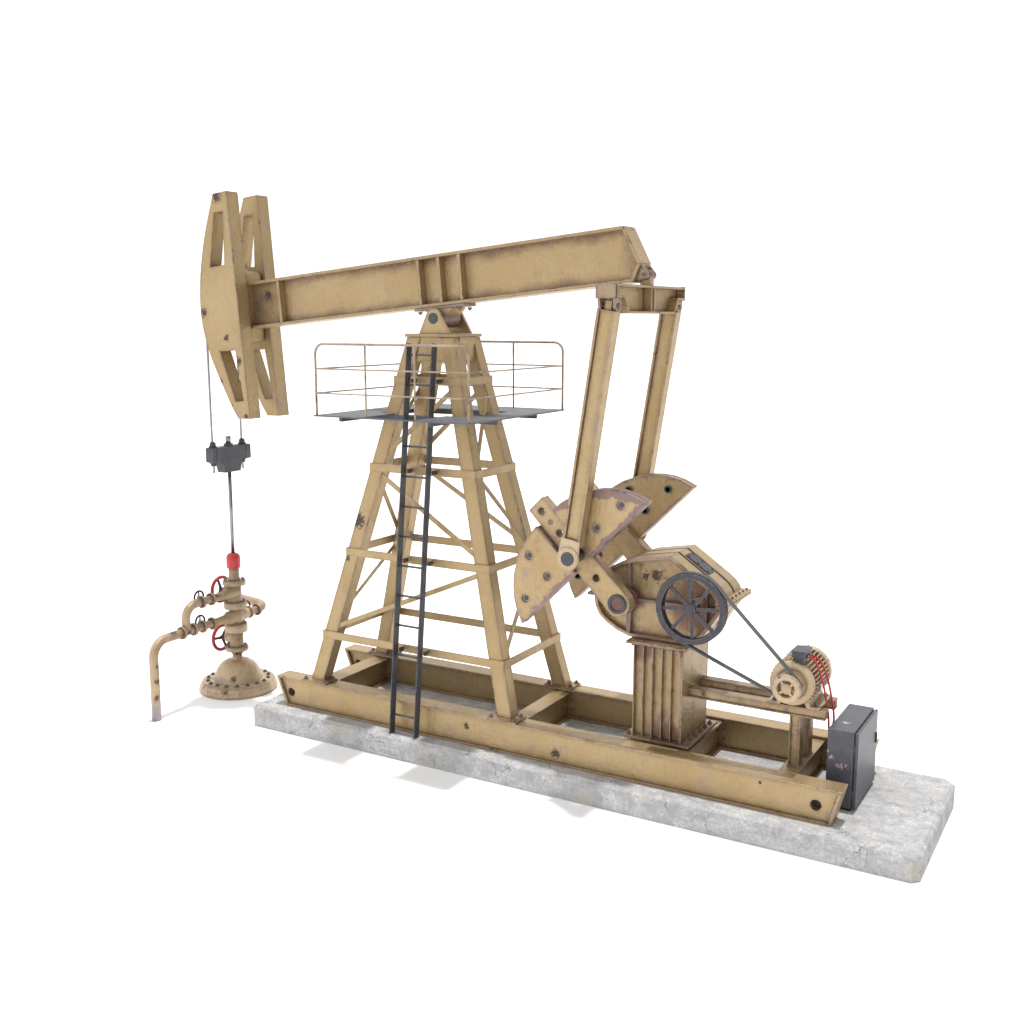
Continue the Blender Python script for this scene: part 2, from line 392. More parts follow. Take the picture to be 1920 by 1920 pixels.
def cross_beam(x0, x1, zt=.47):
    mb = MB(); t = .03; xm = (x0 + x1) / 2
    ya, yb = .275, 1.975
    mb.box(x0, x1, ya, yb, zt - t, zt); mb.box(x0, x1, ya, yb, .012, .012 + t)
    mb.box(xm - .03, xm + .07, ya, yb, .012 + t, zt - t)
    o = mb.build('cross_beam', 'paint', PJ, .004)
    for y, s_ in ((.275, 1), (1.975, -1)):
        k = MB(); k.box(xm + .07, xm + .085, min(y, y + s_ * .17), max(y, y + s_ * .17), .09, .40)
        yy = y
        k.box(xm + .085, xm + .24, min(yy, yy + s_ * .014), max(yy, yy + s_ * .014), .09, .40)
        k.build('angle_cleat', 'paint', o, .003)
        if s_ < 0:
            for z in (.17, .32): bolts(o, 'rustbolt', [((xm + .085, y - .10, z), (1, 0, 0), .026, .016), ((xm + .17, y - .014, z), (0, -1, 0), .026, .016)])
for x0, x1 in ((.69, 1.04), (4.60, 4.90), (6.62, 6.95), (7.32, 7.645), (8.99, 9.27)): cross_beam(x0, x1)

# --- tower
ZB, ZT = .555, 6.50
def tw(sx, sy, z, off=0., offy=None):
    t = (z - .56) / (6.548 - .56); offy = off if offy is None else offy
    return (2.765 + .134 * t + sx * (2.046 * (1 - t) + .461 * t - .012 + off), MY + .008 + sy * (1.055 * (1 - t) + .398 * t - .012 + offy), z)
for sx in (-1, 1):
    for sy in (-1, 1):
        mb = MB(); bm = mb.bm; W, D = .265, .235
        rings = []
        for z in (ZB, ZT):
            x, y, _ = tw(sx, sy, z)
            rings.append([bm.verts.new((x - sx * a, y - sy * b2, z)) for a, b2 in ((0, 0), (W, 0), (W, D), (0, D))])
        for i in range(4): bm.faces.new((rings[0][i], rings[0][(i + 1) % 4], rings[1][(i + 1) % 4], rings[1][i]))
        bm.faces.new(rings[0]); bm.faces.new(rings[1])
        leg = mb.build('tower_leg', 'paint', PJ, .008)
        x, y, _ = tw(sx, sy, ZB); xc = x - sx * W / 2; yc = (.15 if sy < 0 else 2.09)
        mb = MB(); mb.box(xc - .27, xc + .27, yc - .17, yc + .17, HB + .003, ZB); fp = mb.build('foot_plate', 'paintrust', leg, .004)
        bolts(leg, 'rustbolt', [((xc + dx, yc + dy, ZB), (0, 0, 1), .032, .035, True) for dx in (-.21, .21) for dy in (-.115, .115)])
ZS = (1.45, 2.93, 4.40, 5.862)
T = .013
for z in ZS:
    h = .135
    a, b2, c2, d = tw(-1, -1, z - h / 2, .0), tw(1, -1, z - h / 2, .0), tw(1, 1, z - h / 2), tw(-1, 1, z - h / 2)
    x0, x1, y0, y1 = a[0], b2[0], a[1], c2[1]
    e = .003
    for q in ((x0 - e - T, x1 + e + T, y0 - e - T, y0 - e), (x0 - e - T, x1 + e + T, y1 + e, y1 + e + T), (x1 + e, x1 + e + T, y0 - e, y1 + e), (x0 - e - T, x0 - e, y0 - e, y1 + e)):
        mb = MB(); mb.box(q[0], q[1], q[2], q[3], z - h, z); mb.build('horizontal_brace', 'paint', PJ, .003)
def diag(face, za, zb, flip):
    # face: 'f','b','l','r'; from za (lower) to zb (upper)
    o = -.13
    if face in 'fb':
        sy = -1 if face == 'f' else 1
        p = Vector(tw(-1 if not flip else 1, sy, za, o, -.03)); q = Vector(tw(1 if not flip else -1, sy, zb, o, -.03)); n = (0, sy, .1)
    else:
        sx = -1 if face == 'l' else 1
        p = Vector(tw(sx, -1 if not flip else 1, za, -.03, o)); q = Vector(tw(sx, 1 if not flip else -1, zb, -.03, o)); n = (sx, 0, .27)
    mb = MB(); bar(mb, p, q, .082, .016, n); mb.build('diagonal_brace', 'paint', PJ, .002)
diag('f', 1.50, 2.78, False); diag('f', 2.98, 4.27, True); diag('f', 4.46, 5.70, False)
diag('b', 2.98, 4.27, True); diag('b', 4.46, 5.70, False)
for fc in 'lr':
    diag(fc, 1.5, 2.78, False); diag(fc, 2.98, 4.27, True); diag(fc, 4.46, 5.7, False)
cap = MB(); cap.box(2.42, 3.38, MY - .425, MY + .425, ZT + .003, ZT + .05); cap = cap.build('tower_cap', 'paint', PJ, .004)
for sy in (-1, 1):
    mb = MB(); x0 = tw(-1, sy, 6.0)[0] + .20; x1 = tw(1, sy, 6.0)[0] - .20
    y = tw(1, sy, 6.25)[1] - sy * .05
    mb.prism([(x0, 6.10), (x1, 6.10), (x1 - .10, 6.499), (x0 + .10, 6.499)], y - .012, y + .012); mb.build('gusset_plate', 'paint', cap, .002)
for sx in (-1, 1):
    mb = MB(); x = tw(sx, 1, 6.25)[0] - sx * .05
    y0, y1 = tw(sx, -1, 6.0)[1] + .13, tw(sx, 1, 6.0)[1] - .13
    mb.prism([(y0, 6.10), (y1, 6.10), (y1 - .06, 6.499), (y0 + .06, 6.499)], x - .012, x + .012, YZ); mb.build('gusset_plate', 'paint', cap, .002)

# --- saddle bearing
PX, PZ = 2.935, 6.80
def cheek(r=.15):
    pts = [(2.655, 6.553), (3.245, 6.553)]
    a0 = math.radians(20)
    for i in range(15):
        a = a0 + (math.pi - 2 * a0) * i / 14; pts.append((PX + r * math.cos(a), PZ + r * math.sin(a)))
    return pts
for s_ in (1, -1):
    mb = MB(); mb.prism(cheek(), MY + s_ * .30, MY + s_ * .355); sad = mb.build('saddle_cheek', 'paint', PJ, .005)
mb = MB(); mb.cyl((PX, MY - .37, PZ), (PX, MY + .37, PZ), .088); mb.build('saddle_pin', 'pin', sad, .004)
mb = MB(); mb.cyl((PX, MY - .24, PZ), (PX, MY + .24, PZ), .15); mb.build('bearing_housing', 'purple', sad, .006)

# --- walking beam
ang = math.radians(5.4)
BF = Fr((PX, 0, PZ), (math.cos(ang), 0, math.sin(ang)), (-math.sin(ang), 0, math.cos(ang)), (0, 1, 0))   # (u, w, y)
W0, W1, HW, TF = .20, 1.025, .205, .05
UL = -4.7
mb = MB()
mb.prism([(UL, W1), (3.39, W1), (3.39 + .02, W1 - TF), (UL, W1 - TF)], MY - HW, MY + HW, BF)
mb.prism([(UL, W0), (3.48, W0), (3.50, W0 + TF), (UL, W0 + TF)], MY - HW, MY + HW, BF)
mb.prism([(3.39, W1), (3.41, W1 - TF), (3.37, W1 - TF)], MY - HW, MY + HW, BF)
mb.prism([(3.393, W1 - .002), (3.62, .46), (3.57, .455), (3.36, W1 - TF - .002)], MY - HW + .002, MY + HW - .002, BF)
mb.prism([(3.618, .458), (3.488, W0 + .002), (3.44, W0 + TF + .002), (3.565, .453)], MY - HW + .002, MY + HW - .002, BF)
wb = mb.build('walking_beam', 'paint', PJ, .006)
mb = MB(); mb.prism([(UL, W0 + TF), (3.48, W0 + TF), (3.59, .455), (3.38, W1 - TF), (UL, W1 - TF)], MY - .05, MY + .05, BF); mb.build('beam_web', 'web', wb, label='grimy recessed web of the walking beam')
for u in (-3.36, -.33, .075, .475):
    for s_ in (-1, 1):
        mb = MB(); y0, y1 = sorted((MY + s_ * .05, MY + s_ * (HW - .012))); mb.box(u - .03, u + .03, W0 + TF, W1 - TF, y0, y1, BF); mb.build('stiffener_rib', 'paint', wb, .004)
mb = MB(); mb.box(-.47, .50, W0 - .048, W0 - .003, MY - .19, MY + .19, BF); sp = mb.build('saddle_plate', 'worn', wb, .004)
mb = MB()
mb.prism([(-.24, .147), (.30, .147), (.15, 0.02), (-.12, .02)], MY - .2, MY + .2, Fr((PX, 0, PZ), (math.cos(ang), 0, math.sin(ang)), (-math.sin(ang), 0, math.cos(ang)), (0, 1, 0)))
mb.build('saddle_block', 'paint', wb, .005)
for u in (-.38, .40):
    for s_ in (-.15, .15): bolts(wb, 'rustbolt', [(BF(u, W0 - .05, MY + s_), -BF.v, .035, .04), (BF(u, W0 + TF, MY + s_), BF.v, .028, .03)])
# tail lug
n45 = Vector(BF(3.618, .458, 0)) - Vector(BF(3.488, W0, 0))
for s_ in (-1, 1):
    ya, yb = sorted((MY + s_ * .10, MY + s_ * .155)); mb = MB()
    mb.prism([(6.505, 7.575), (6.60, 7.46), (6.605, 7.42), (6.58, 7.38), (6.54, 7.365), (6.385, 7.345)], ya, yb)
    mb.build('tail_lug', 'worn', wb, .004)
mb = MB(); mb.cyl((6.53, MY - .17, 7.435), (6.53, MY + .17, 7.435), .028, seg=14); mb.cyl((6.53, MY - .09, 7.435), (6.53, MY + .09, 7.435), .075); mb.build('tail_pin', 'rustred', wb, .003)

# --- horse head
xs = [(-1.64, 8.98), (-1.78, 8.58), (-1.90, 8.20), (-1.985, 7.83), (-2.045, 7.45), (-2.065, 7.12), (-2.05, 6.80), (-1.985, 6.48), (-1.87, 6.14), (-1.72, 5.82), (-1.55, 5.50), (-1.40, 5.23), (-1.25, 5.0)]
def catmull(P, n=5):
    out = []
    for i in range(len(P) - 1):
        p0, p1, p2, p3 = P[max(i - 1, 0)], P[i], P[i + 1], P[min(i + 2, len(P) - 1)]
        for k in range(n):
            t = k / n
            out.append(tuple(.5 * ((2 * p1[j]) + (-p0[j] + p2[j]) * t + (2 * p0[j] - 5 * p1[j] + 4 * p2[j] - p3[j]) * t * t + (-p0[j] + 3 * p1[j] - 3 * p2[j] + p3[j]) * t ** 3) for j in range(2)))
    out.append(tuple(P[-1])); return out
outline = catmull(xs, 3) + [(-.965, 5.005), (-1.14, 7.0), (-1.31, 9.015)]
slot1 = [(-1.63, 8.655), (-1.42, 8.67), (-1.43, 7.74), (-1.78, 7.71)]
slot2 = [(-1.63, 6.21), (-1.255, 6.235), (-1.095, 5.33), (-1.29, 5.31)]
HH = MB()
HH.prism([(-1.75, 6.37), (-1.20, 6.37), (-1.24, 7.64), (-1.75, 7.64)], MY - .238, MY + .238)
HH = HH.build('horse_head', 'paint', PJ, .07, label='khaki block joining the two curved head plates')
for s_ in (-1, 1):
    ya, yb = sorted((MY + s_ * .241, MY + s_ * .53))
    mb = MB(); mb.prism(outline, ya, yb, XZ, holes=[slot1, slot2]); hp = mb.build('head_plate', 'paint', HH, .008)
# --- equalizer
EX0, EX1 = 6.30, 6.625
eq = MB()
F = YZ
def eo(e): return [(MY - 1.265, 7.275), (MY + 1.265, 7.275), (MY + 1.265, 7.08), (MY + 1.0, 7.08), (MY + .86, 6.87), (MY - .86, 6.87), (MY - 1.0, 7.08), (MY - 1.265, 7.08)]
outer = [(MY - 1.265, 7.275), (MY - 1.265, 7.085), (MY - .995, 7.085), (MY - .86, 6.87), (MY + .86, 6.87), (MY + .995, 7.085), (MY + 1.265, 7.085), (MY + 1.265, 7.275)]
inner = [(MY - 1.235, 7.240), (MY - 1.235, 7.115), (MY - .975, 7.115), (MY - .84, 6.90), (MY + .84, 6.90), (MY + .975, 7.115), (MY + 1.235, 7.115), (MY + 1.235, 7.240)]
eq.prism(outer, EX0, EX1, YZ, holes=[inner])
eq.prism(inner, 6.44, 6.49, YZ)
eq = eq.build('equalizer', 'paint', PJ, .004)
for x0, x1 in ((6.30, 6.44), (6.49, 6.618)):
    for ya, yb in ((MY - .05, MY - .015), (MY + .055, MY + .09)):
        mb = MB(); mb.box(x0 + .006, x1, ya, yb, 6.90, 7.24); mb.build('stiffener_rib', 'paint', eq, .002)
for s_ in (-1, 1):
    y = MY + s_ * 1.13
    for xa, xb in ((6.315, 6.355), (6.55, 6.59)):
        mb = MB(); mb.prism([(y - .12, 7.084), (y + .12, 7.084), (y + .10, 6.94), (y + .05, 6.885), (y - .05, 6.885), (y - .10, 6.94)], xa, xb, YZ)
        mb.build('clevis_plate', 'worn', eq, .004)
    mb = MB(); mb.cyl((6.30, y, 6.97), (6.61, y, 6.97), .04, seg=16); mb.build('clevis_pin', 'bolt', eq, .003)
    mb = MB(); mb.box(6.30 + .0, 6.62, min(MY + s_ * 1.268, MY + s_ * 1.283), max(MY + s_ * 1.268, MY + s_ * 1.283), 7.075, 7.285)
    ep = mb.build('end_plate', 'worn', eq, .003)
mb = MB(); mb.box(6.44, 6.60, MY - .07, MY + .07, 7.277, 7.40); mb.build('swivel_neck', 'paint', eq, .006)

# --- cranks, counterweights, pitmans
S = Vector((6.535, 0, 2.625)); r2 = math.sqrt(.5)
CF = Fr((S.x, 0, S.z), (-r2, 0, r2), (r2, 0, r2), (0, 1, 0))      # u along the arm, v across
WP = CF(.94, .02, 0)
arc = [(.19, 1.69), (.42, 1.67), (.62, 1.62), (.82, 1.53), (1.0, 1.42), (1.15, 1.29), (1.28, 1.14), (1.38, .97), (1.455, .76)]
def sector(g, shrink=0.):
    P = [(.76 + shrink, .17 + g * 0 + shrink * .3)] + [(u - shrink, v - shrink * (.6 if i else 0) + (shrink * .3 if i == 0 else 0)) for i, (v, u) in enumerate(arc[:-1])] + [(.76 + shrink, 1.455 - shrink * 1.2)]
    return P
def side(mir):
    def fin(mb): return mb.mirror() if mir else mb
    mb = MB(); hw = .158
    pts = [(1.97, -hw), (1.97, hw), (.1, .2)]
    for i in range(9):
        a = math.radians(80) + math.radians(200) * i / 8; pts.append((.2 * math.cos(a), .2 * math.sin(a)))
    pts.append((.1, -.2))
    holes = [circ(u, 0, .058, 18) for u in (.50, 1.38, 1.82)]
    mb.prism(pts, MY - .90, MY - .70, CF, holes=holes)
    crank = fin(mb).build('crank_arm', 'crank', PJ, .006)
    mb = MB(); p = CF(1.60, 0, MY - .905); mb.cyl(p, p + Vector((0, .05, 0)), .045); fin(mb).build('plugged_hole', 'purple', crank)
    mb = MB(); p = CF(0, 0, 0)
    mb.cyl((p.x, MY - .915, p.z), (p.x, MY - .895, p.z), .10); fin(mb).build('shaft_end', 'rustred', crank, .004)
    mb = MB(); mb.lathe([(.098, .895), (.098, .93), (.105, .937), (.140, .937), (.147, .93), (.147, .895), (.098, .895)], (p.x, MY, p.z), (0, -1, 0), 32); fin(mb).build('shaft_collar', 'pin', crank)
    for sgn in (-1, 1):
        mb = MB()
        hs = [(1.45, .60), (1.02, .58), (1.01, 1.12)]
        P = [(u, v * sgn) for u, v in sector(0)]
        mb.prism(P, MY - 1.0, MY - .93, CF, holes=[circ(u, v * sgn, .066, 24) for u, v in hs])
        P2 = [(u, v * sgn) for u, v in sector(0, .028)]
        mb.prism(P2, MY - .928, MY - .90, CF)
        mb.prism(P, MY - .898, MY - .80, CF)
        cw = fin(mb).build('counterweight', 'weight', crank, .005)
        for u, v in hs:
            mb = MB(); p = CF(u, v * sgn, MY - .975); mb.cyl(p, p + Vector((0, .04, 0)), .064, seg=20); fin(mb).build('recess_floor', 'weight', crank)
            mb = MB(); p = CF(u, v * sgn, MY - .980); mb.cyl(p, p + Vector((0, .03, 0)), .040, seg=18); mb.cyl(p + Vector((0, .03, 0)), p + Vector((0, .215, 0)), .04, seg=18); mb.cyl(p + Vector((0, .190, 0)), p + Vector((0, .215, 0)), .062, seg=18)
            fin(mb).build('weight_bolt', 'pin', crank, .004)
    # pitman
    top = Vector((6.441, 0, 6.915)); wp = Vector((WP.x, 0, WP.z)); d = (top - wp).normalized(); acr = Vector((d.z, 0, -d.x))
    PF = Fr((wp.x, MY - 1.135, wp.z), d, acr, (0, 1, 0)); L = (top - wp).length
    mb = MB()
    mb.box(.19, L, -.140, -.102, -.10, .10, PF); mb.box(.19, L, .102, .140, -.10, .10, PF); mb.box(.19, L, -.102, .102, -.062, .05, PF)
    mb.box(.185, .215, -.102, .102, -.095, .095, PF); mb.box(L - .012, L, -.102, .102, -.095, .095, PF)
    mb.box(L, L + .13, -.05, .055, -.05, .05, PF)
    pit = fin(mb).build('pitman_arm', 'paint', PJ, .005)
    for q in (-.100, .092):                   # brown strip painting the dark shade line where web meets flange
        mb = MB(); mb.box(.22, L - .02, q, q + .008, -.070, -.0622, PF); fin(mb).build('recess_shade_strip', 'rustbrown', pit)
    mb = MB()
    pts = [(.30, .155), (.30, -.155), (0, -.175)] + [(.185 * math.cos(math.radians(a)), .185 * math.sin(math.radians(a))) for a in range(-110, -251, -14)] + [(0, .175)]
    mb.prism(pts, -.118, -.10, PF); mb.cyl(PF(0, 0, -.128), PF(0, 0, -.09), .182, seg=36); fin(mb).build('pitman_eye', 'cream', pit, .006)
    mb = MB(); mb.cyl(PF(0, 0, -.142), PF(0, 0, .235), .105, seg=28); fin(mb).build('wrist_pin', 'pin', pit, .005)
side(False); side(True)

# --- pedestal
ped = MB(); ped.box(6.72, 7.50, .50, 1.44, .575, 1.985); ped = ped.build('pedestal', 'paintrust', PJ, .006)
mb = MB(); mb.box(6.60, 7.655, .365, 1.62, .53, .572); mb.build('base_plate', 'paintrust', ped, .004)
for i in range(6):
    for y0, y1 in ((.425, .503), (1.437, 1.50)):
        x = 6.735 + i * .1495; mb = MB(); mb.box(x - .009, x + .009, y0, y1, .573, 1.985); mb.build('stiffener_rib', 'paintrust', ped, .002)
mb = MB(); mb.box(7.49, 7.515, .43, 1.49, .573, 1.985); mb.build('side_plate', 'paintrust', ped, .003)
bolts(ped, 'rustbolt', [((7.585, .46 + i * .2, .572), (0, 0, 1), .03, .035, True) for i in range(6)] + [((6.66, .45 + i * .5, .572), (0, 0, 1), .03, .035, True) for i in range(2)])
mb = MB(); mb.box(6.60, 7.56, .425, 1.64, 1.99, 2.03); tp = mb.build('top_plate', 'paintrust', ped, .004)
for i in range(6): bolts(ped, 'rustbolt', [((6.70 + i * .15, .455, 2.03), (0, 0, 1), .018, .022), ((6.70 + i * .15, .455, 1.99), (0, 0, -1), .018, .022)])

# --- gearbox
GO = [(6.56, 2.035), (7.50, 2.035), (7.72, 2.22), (7.95, 2.56), (7.95, 2.80), (7.90, 2.88), (7.78, 2.97), (7.21, 3.355), (6.56, 3.225), (6.38, 3.17), (6.24, 3.10), (6.12, 3.00), (6.03, 2.88), (5.98, 2.75), (5.965, 2.58), (5.98, 2.46), (6.04, 2.33), (6.15, 2.22), (6.32, 2.12)]
GO = [(6.56, 2.035), (7.50, 2.035), (7.74, 2.20), (7.97, 2.56), (7.97, 2.72), (7.94, 2.80), (7.87, 2.89), (7.76, 2.975), (7.20, 3.355), (6.60, 3.245), (6.42, 3.185), (6.26, 3.10), (6.13, 2.99), (6.04, 2.86), (5.985, 2.72), (5.965, 2.58), (5.985, 2.44), (6.05, 2.32), (6.17, 2.21), (6.34, 2.11)]
def inset(P, k):
    cx = sum(p[0] for p in P) / len(P); cy = sum(p[1] for p in P) / len(P); n = len(P); out = []
    for i in range(n):
        a, b2, c2 = Vector(P[i - 1]), Vector(P[i]), Vector(P[(i + 1) % n])
        d1 = (b2 - a).normalized(); d2 = (c2 - b2).normalized()
        n1 = Vector((-d1.y, d1.x)); n2 = Vector((-d2.y, d2.x)); nn = (n1 + n2).normalized(); kk = k / max(.3, nn.dot(n1))
        out.append(tuple(b2 + nn * kk))
    return out
gin = inset(GO, .032); gin2 = inset(GO, .018)
gb = MB()
gb.prism(inset(GO, .05), MY - .41, MY + .41)
# three raised bands with grooves between, near and far bands stand proud of the side panels as rims
def rb(mb, y0, y1, hole): mb.prism(GO, y0, y1, XZ, holes=[hole])
gb = gb.build('gearbox', 'paintrust', PJ, .004)
for ya, yb in ((-.50, -.21), (-.145, .145), (.21, .50)):
    mb = MB(); rb(mb, MY + ya, MY + yb, inset(GO, .052)); mb.build('cover_band', 'crank', gb, .006)
for ya, yb in ((-.208, -.147), (.147, .208)):
    mb = MB(); mb.prism(inset(GO, .040), MY + ya, MY + yb, XZ, holes=[inset(GO, .052)]); mb.build('groove_shade', 'wheelbrown', gb)  # dark brown filler that paints shade into the grooves between the bands
# shaft boss, ribs, split line flange
mb = MB(); mb.cyl((S.x, MY - .68, S.z), (S.x, MY - .40, S.z), .125); mb.cyl((S.x, MY - .56, S.z), (S.x, MY - .40, S.z), .16); mb.build('crank_shaft_boss', 'rustred', gb, .008)
mb = MB(); mb.cyl((S.x, MY + .40, S.z), (S.x, MY + .68, S.z), .125); mb.build('crank_shaft_boss', 'rustred', gb, .008)
for (x0, x1, x2, x3, z0, z1) in ((S.x - .035, S.x + .035, S.x + .02, S.x - .02, S.z + .14, 3.19), (S.x - .05, S.x + .05, S.x + .03, S.x - .03, S.z - .14, 2.07)):
    mb = MB(); mb.prism([(x0, z0), (x1, z0), (x2, z1), (x3, z1)], MY - .495, MY - .411); mb.build('side_rib', 'purple', gb, .004)
mb = MB(); mb.box(6.68, 7.92, MY - .49, MY - .411, 2.60, 2.64); mb.build('side_rib', 'purple', gb, .003)
mb = MB(); mb.box(6.03, 6.4, MY - .49, MY - .411, 2.60, 2.64); mb.build('side_rib', 'purple', gb, .003)
mb = MB(); mb.box(7.74, 7.78, MY - .49, MY - .411, 2.26, 2.92); mb.build('side_rib', 'purple', gb, .003)
mb = MB(); mb.cyl((7.66, MY - .70, 2.68), (7.66, MY - .40, 2.68), .11); mb.build('input_shaft_boss', 'rustred', gb, .004)
mb = MB(); mb.box(7.93, 8.10, MY - .555, MY + .555, 2.665, 2.70); mb.build('split_flange', 'paint', gb, .003)
mb = MB(); mb.box(7.93, 8.10, MY - .555, MY + .555, 2.705, 2.74); mb.build('split_flange', 'paint', gb, .003)
mb = MB(); mb.box(5.86, 6.0, MY - .53, MY + .53, 2.61, 2.65); mb.build('split_flange', 'worn', gb, .003)
bolts(gb, 'rustbolt', [((8.05, MY - .48 + i * .16, 2.74), (0, 0, 1), .02, .022) for i in range(7)])
# inspection cover on the sloping top
a = Vector((7.20, 0, 3.355)); b2 = Vector((7.76, 0, 2.975)); d = (b2 - a).normalized(); nn = Vector((-d.z, 0, d.x)); nn = nn if nn.z > 0 else -nn
IF = Fr((a.x, MY, a.z), d, (0, 1, 0), nn)
mb = MB(); mb.box(.10, .55, -.115, .115, .002, .022, IF); ic = mb.build('inspection_cover', 'dark', gb, .004, label='charcoal inspection cover on the sloping gearbox top')
bolts(gb, 'pin', [(IF(u, v, .022), nn, .014, .014) for u in (.14, .32, .51) for v in (-.09, .09)])

# --- flywheel
WX, WZ, WY = 7.665, 2.685, MY - .80
fw = MB(); R0 = .525
prof = [(R0 - .082, -.07), (R0 - .012, -.07), (R0, -.06), (R0 - .012, -.035), (R0 - .012, -.008), (R0, .0), (R0 - .012, .008), (R0 - .012, .035), (R0, .06), (R0 - .012, .07), (R0 - .082, .07), (R0 - .082, -.07)]
fw.lathe(prof, (WX, WY, WZ), (0, -1, 0), 64)
for f_ in fw.bm.faces: f_.smooth = False
fw = fw.build('flywheel', 'wheel', PJ)
for i in range(8):
    a = math.radians(4 + 45 * i); d = Vector((math.cos(a), 0, math.sin(a))); n = Vector((-math.sin(a), 0, math.cos(a)))
    mb = MB(); f_ = Fr((WX, WY, WZ), d, n, (0, 1, 0)); mb.box(.05, R0 - .09, -.026, .026, -.042, -.022, f_); mb.box(.05, R0 - .09, -.009, .009, -.022, .03, f_); mb.build('spoke', 'wheel', fw, .003)
mb = MB(); mb.cyl((WX, WY - .065, WZ), (WX, WY + .12, WZ), .078); mb.cyl((WX, WY - .075, WZ), (WX, WY - .06, WZ), .045); mb.build('hub', 'wheel', fw, .006)

# --- motor mount
mm = MB()
def ibeam_x(mb, x0, x1, yc, w, z0, z1, t=.022, web=.12):
    mb.box(x0, x1, yc - w / 2, yc + w / 2, z1 - t, z1); mb.box(x0, x1, yc - w / 2, yc + w / 2, z0, z0 + t); mb.box(x0, x1, yc - web / 2, yc + web / 2, z0 + t, z1 - t)
ibeam_x(mm, 7.516, 9.56, .735, .17, 1.235, 1.375); mount = mm.build('motor_rail', 'paintrust', PJ, .003)
mm = MB(); ibeam_x(mm, 7.516, 9.56, 1.26, .17, 1.235, 1.375); mm.build('motor_rail', 'paintrust', PJ, .003)
for y in (.735, 1.26):
    mb = MB(); x0, x1 = 9.06, 9.22
    mb.box(x0, x0 + .022, y - .085, y + .085, .473, 1.232); mb.box(x1 - .022, x1, y - .085, y + .085, .473, 1.232); mb.box(x0 + .022, x1 - .022, y - .055, y + .055, .473, 1.232)
    mb.box(x0 - .015, x1 + .015, y - .10, y + .10, .472, .488)
    mb.build('mount_post', 'paintrust', PJ, .003)

# --- ladder
lad = bpy.data.objects.new('ladder', None); COL.objects.link(lad); lad.parent = PJ; lad.location = Vector((2.87, -.15, 0)) - PJ.location
lad['label'] = 'charcoal steel ladder from the slab up to the platform'
LA = math.atan(.105)
LF = Fr((0, -.17, 0), (1, 0, 0), (0, -math.cos(LA), math.sin(LA)), (0, math.sin(LA), math.cos(LA)))
lz = lambda z: z / math.cos(LA)
for x in (2.65, 3.14):
    mb = MB(); mb.box(x - .009, x + .009, -.07, .07, 0.008, lz(6.40), LF)
    mb.build('stringer', 'dark', lad, .002)
for z in (.33, .82, 1.33, 1.82, 2.31, 2.80, 3.28, 3.77, 4.26, 4.75, 5.24, 5.74, 6.22):
    mb = MB(); mb.cyl(LF(2.63, 0, lz(z)), LF(3.16, 0, lz(z)), .018, seg=10); mb.build('rung', 'dark', lad)
for z in ZS:
    yb = tw(-1, -1, z - .06)[1] - .04
    for x in (2.665, 3.155):
        p = LF(x, 0, lz(z - .055)); mb = MB(); mb.box(x - .005, x + .035, p.y + .08, yb, z - .10, z - .03); mb.build('ladder_bracket', 'dark', lad, .001)

# --- platform
PZ1 = 5.255
deck = MB()
hole = [(2.33, -.385), (3.34, -.385), (3.34, .52), (3.78, .52), (3.78, 1.76), (2.02, 1.76), (2.02, .52), (2.33, .52)]
deck.prism([(1.385, -.42), (4.375, -.42), (4.375, 2.655), (1.385, 2.655)], PZ1 - .022, PZ1, WORLD, holes=[hole])
deck = deck.build('platform_deck', 'deck', PJ, .002, label='grey platform deck around the tower, open where the ladder comes up')
for x in (1.78, 3.52):
    mb = MB(); mb.box(x - .03, x + .03, -.22, 2.5, 5.15, 5.231); mb.build('support_beam', 'dark', deck, .002)
for y in (.50, 1.78):
    mb = MB(); mb.box(1.70, 4.30, y - .03, y + .03, 5.16, 5.231); mb.build('support_beam', 'dark', deck, .002)
def railing(y):
    r = .019; x0, x1, zt, cr_ = 1.43, 4.345, 6.395, .16
    P = [(x0, y, PZ1 + .002), (x0, y, zt - cr_)] + [(x0 + cr_ - cr_ * math.cos(a), y, zt - cr_ + cr_ * math.sin(a)) for a in [math.radians(k) for k in range(15, 91, 15)]]
    P += [(x1 - cr_ + cr_ * math.sin(a), y, zt - cr_ + cr_ * math.cos(a)) for a in [math.radians(k) for k in range(0, 91, 15)]] + [(x1, y, PZ1 + .002)]
    mb = MB(); mb.tube(P, r, 10); o = mb.build('railing', 'thin', PJ)
    for z in (6.0, 5.61):
        mb = MB(); mb.cyl((x0, y, z), (x1, y, z), .0135, seg=8); mb.build('mid_rail', 'thin', o)
    for x in (2.43, 3.37):
        mb = MB(); mb.cyl((x, y, PZ1 + .002), (x, y, zt), .016, seg=8); mb.build('railing_post', 'thin', o)
railing(-.385); railing(2.62)
for x in (1.43, 4.345):
    for z in (6.0, 5.61):
        mb = MB(); mb.cyl((x, -.385, z), (x, 2.62, z), .0135, seg=8); mb.build('side_rail', 'thin', PJ)

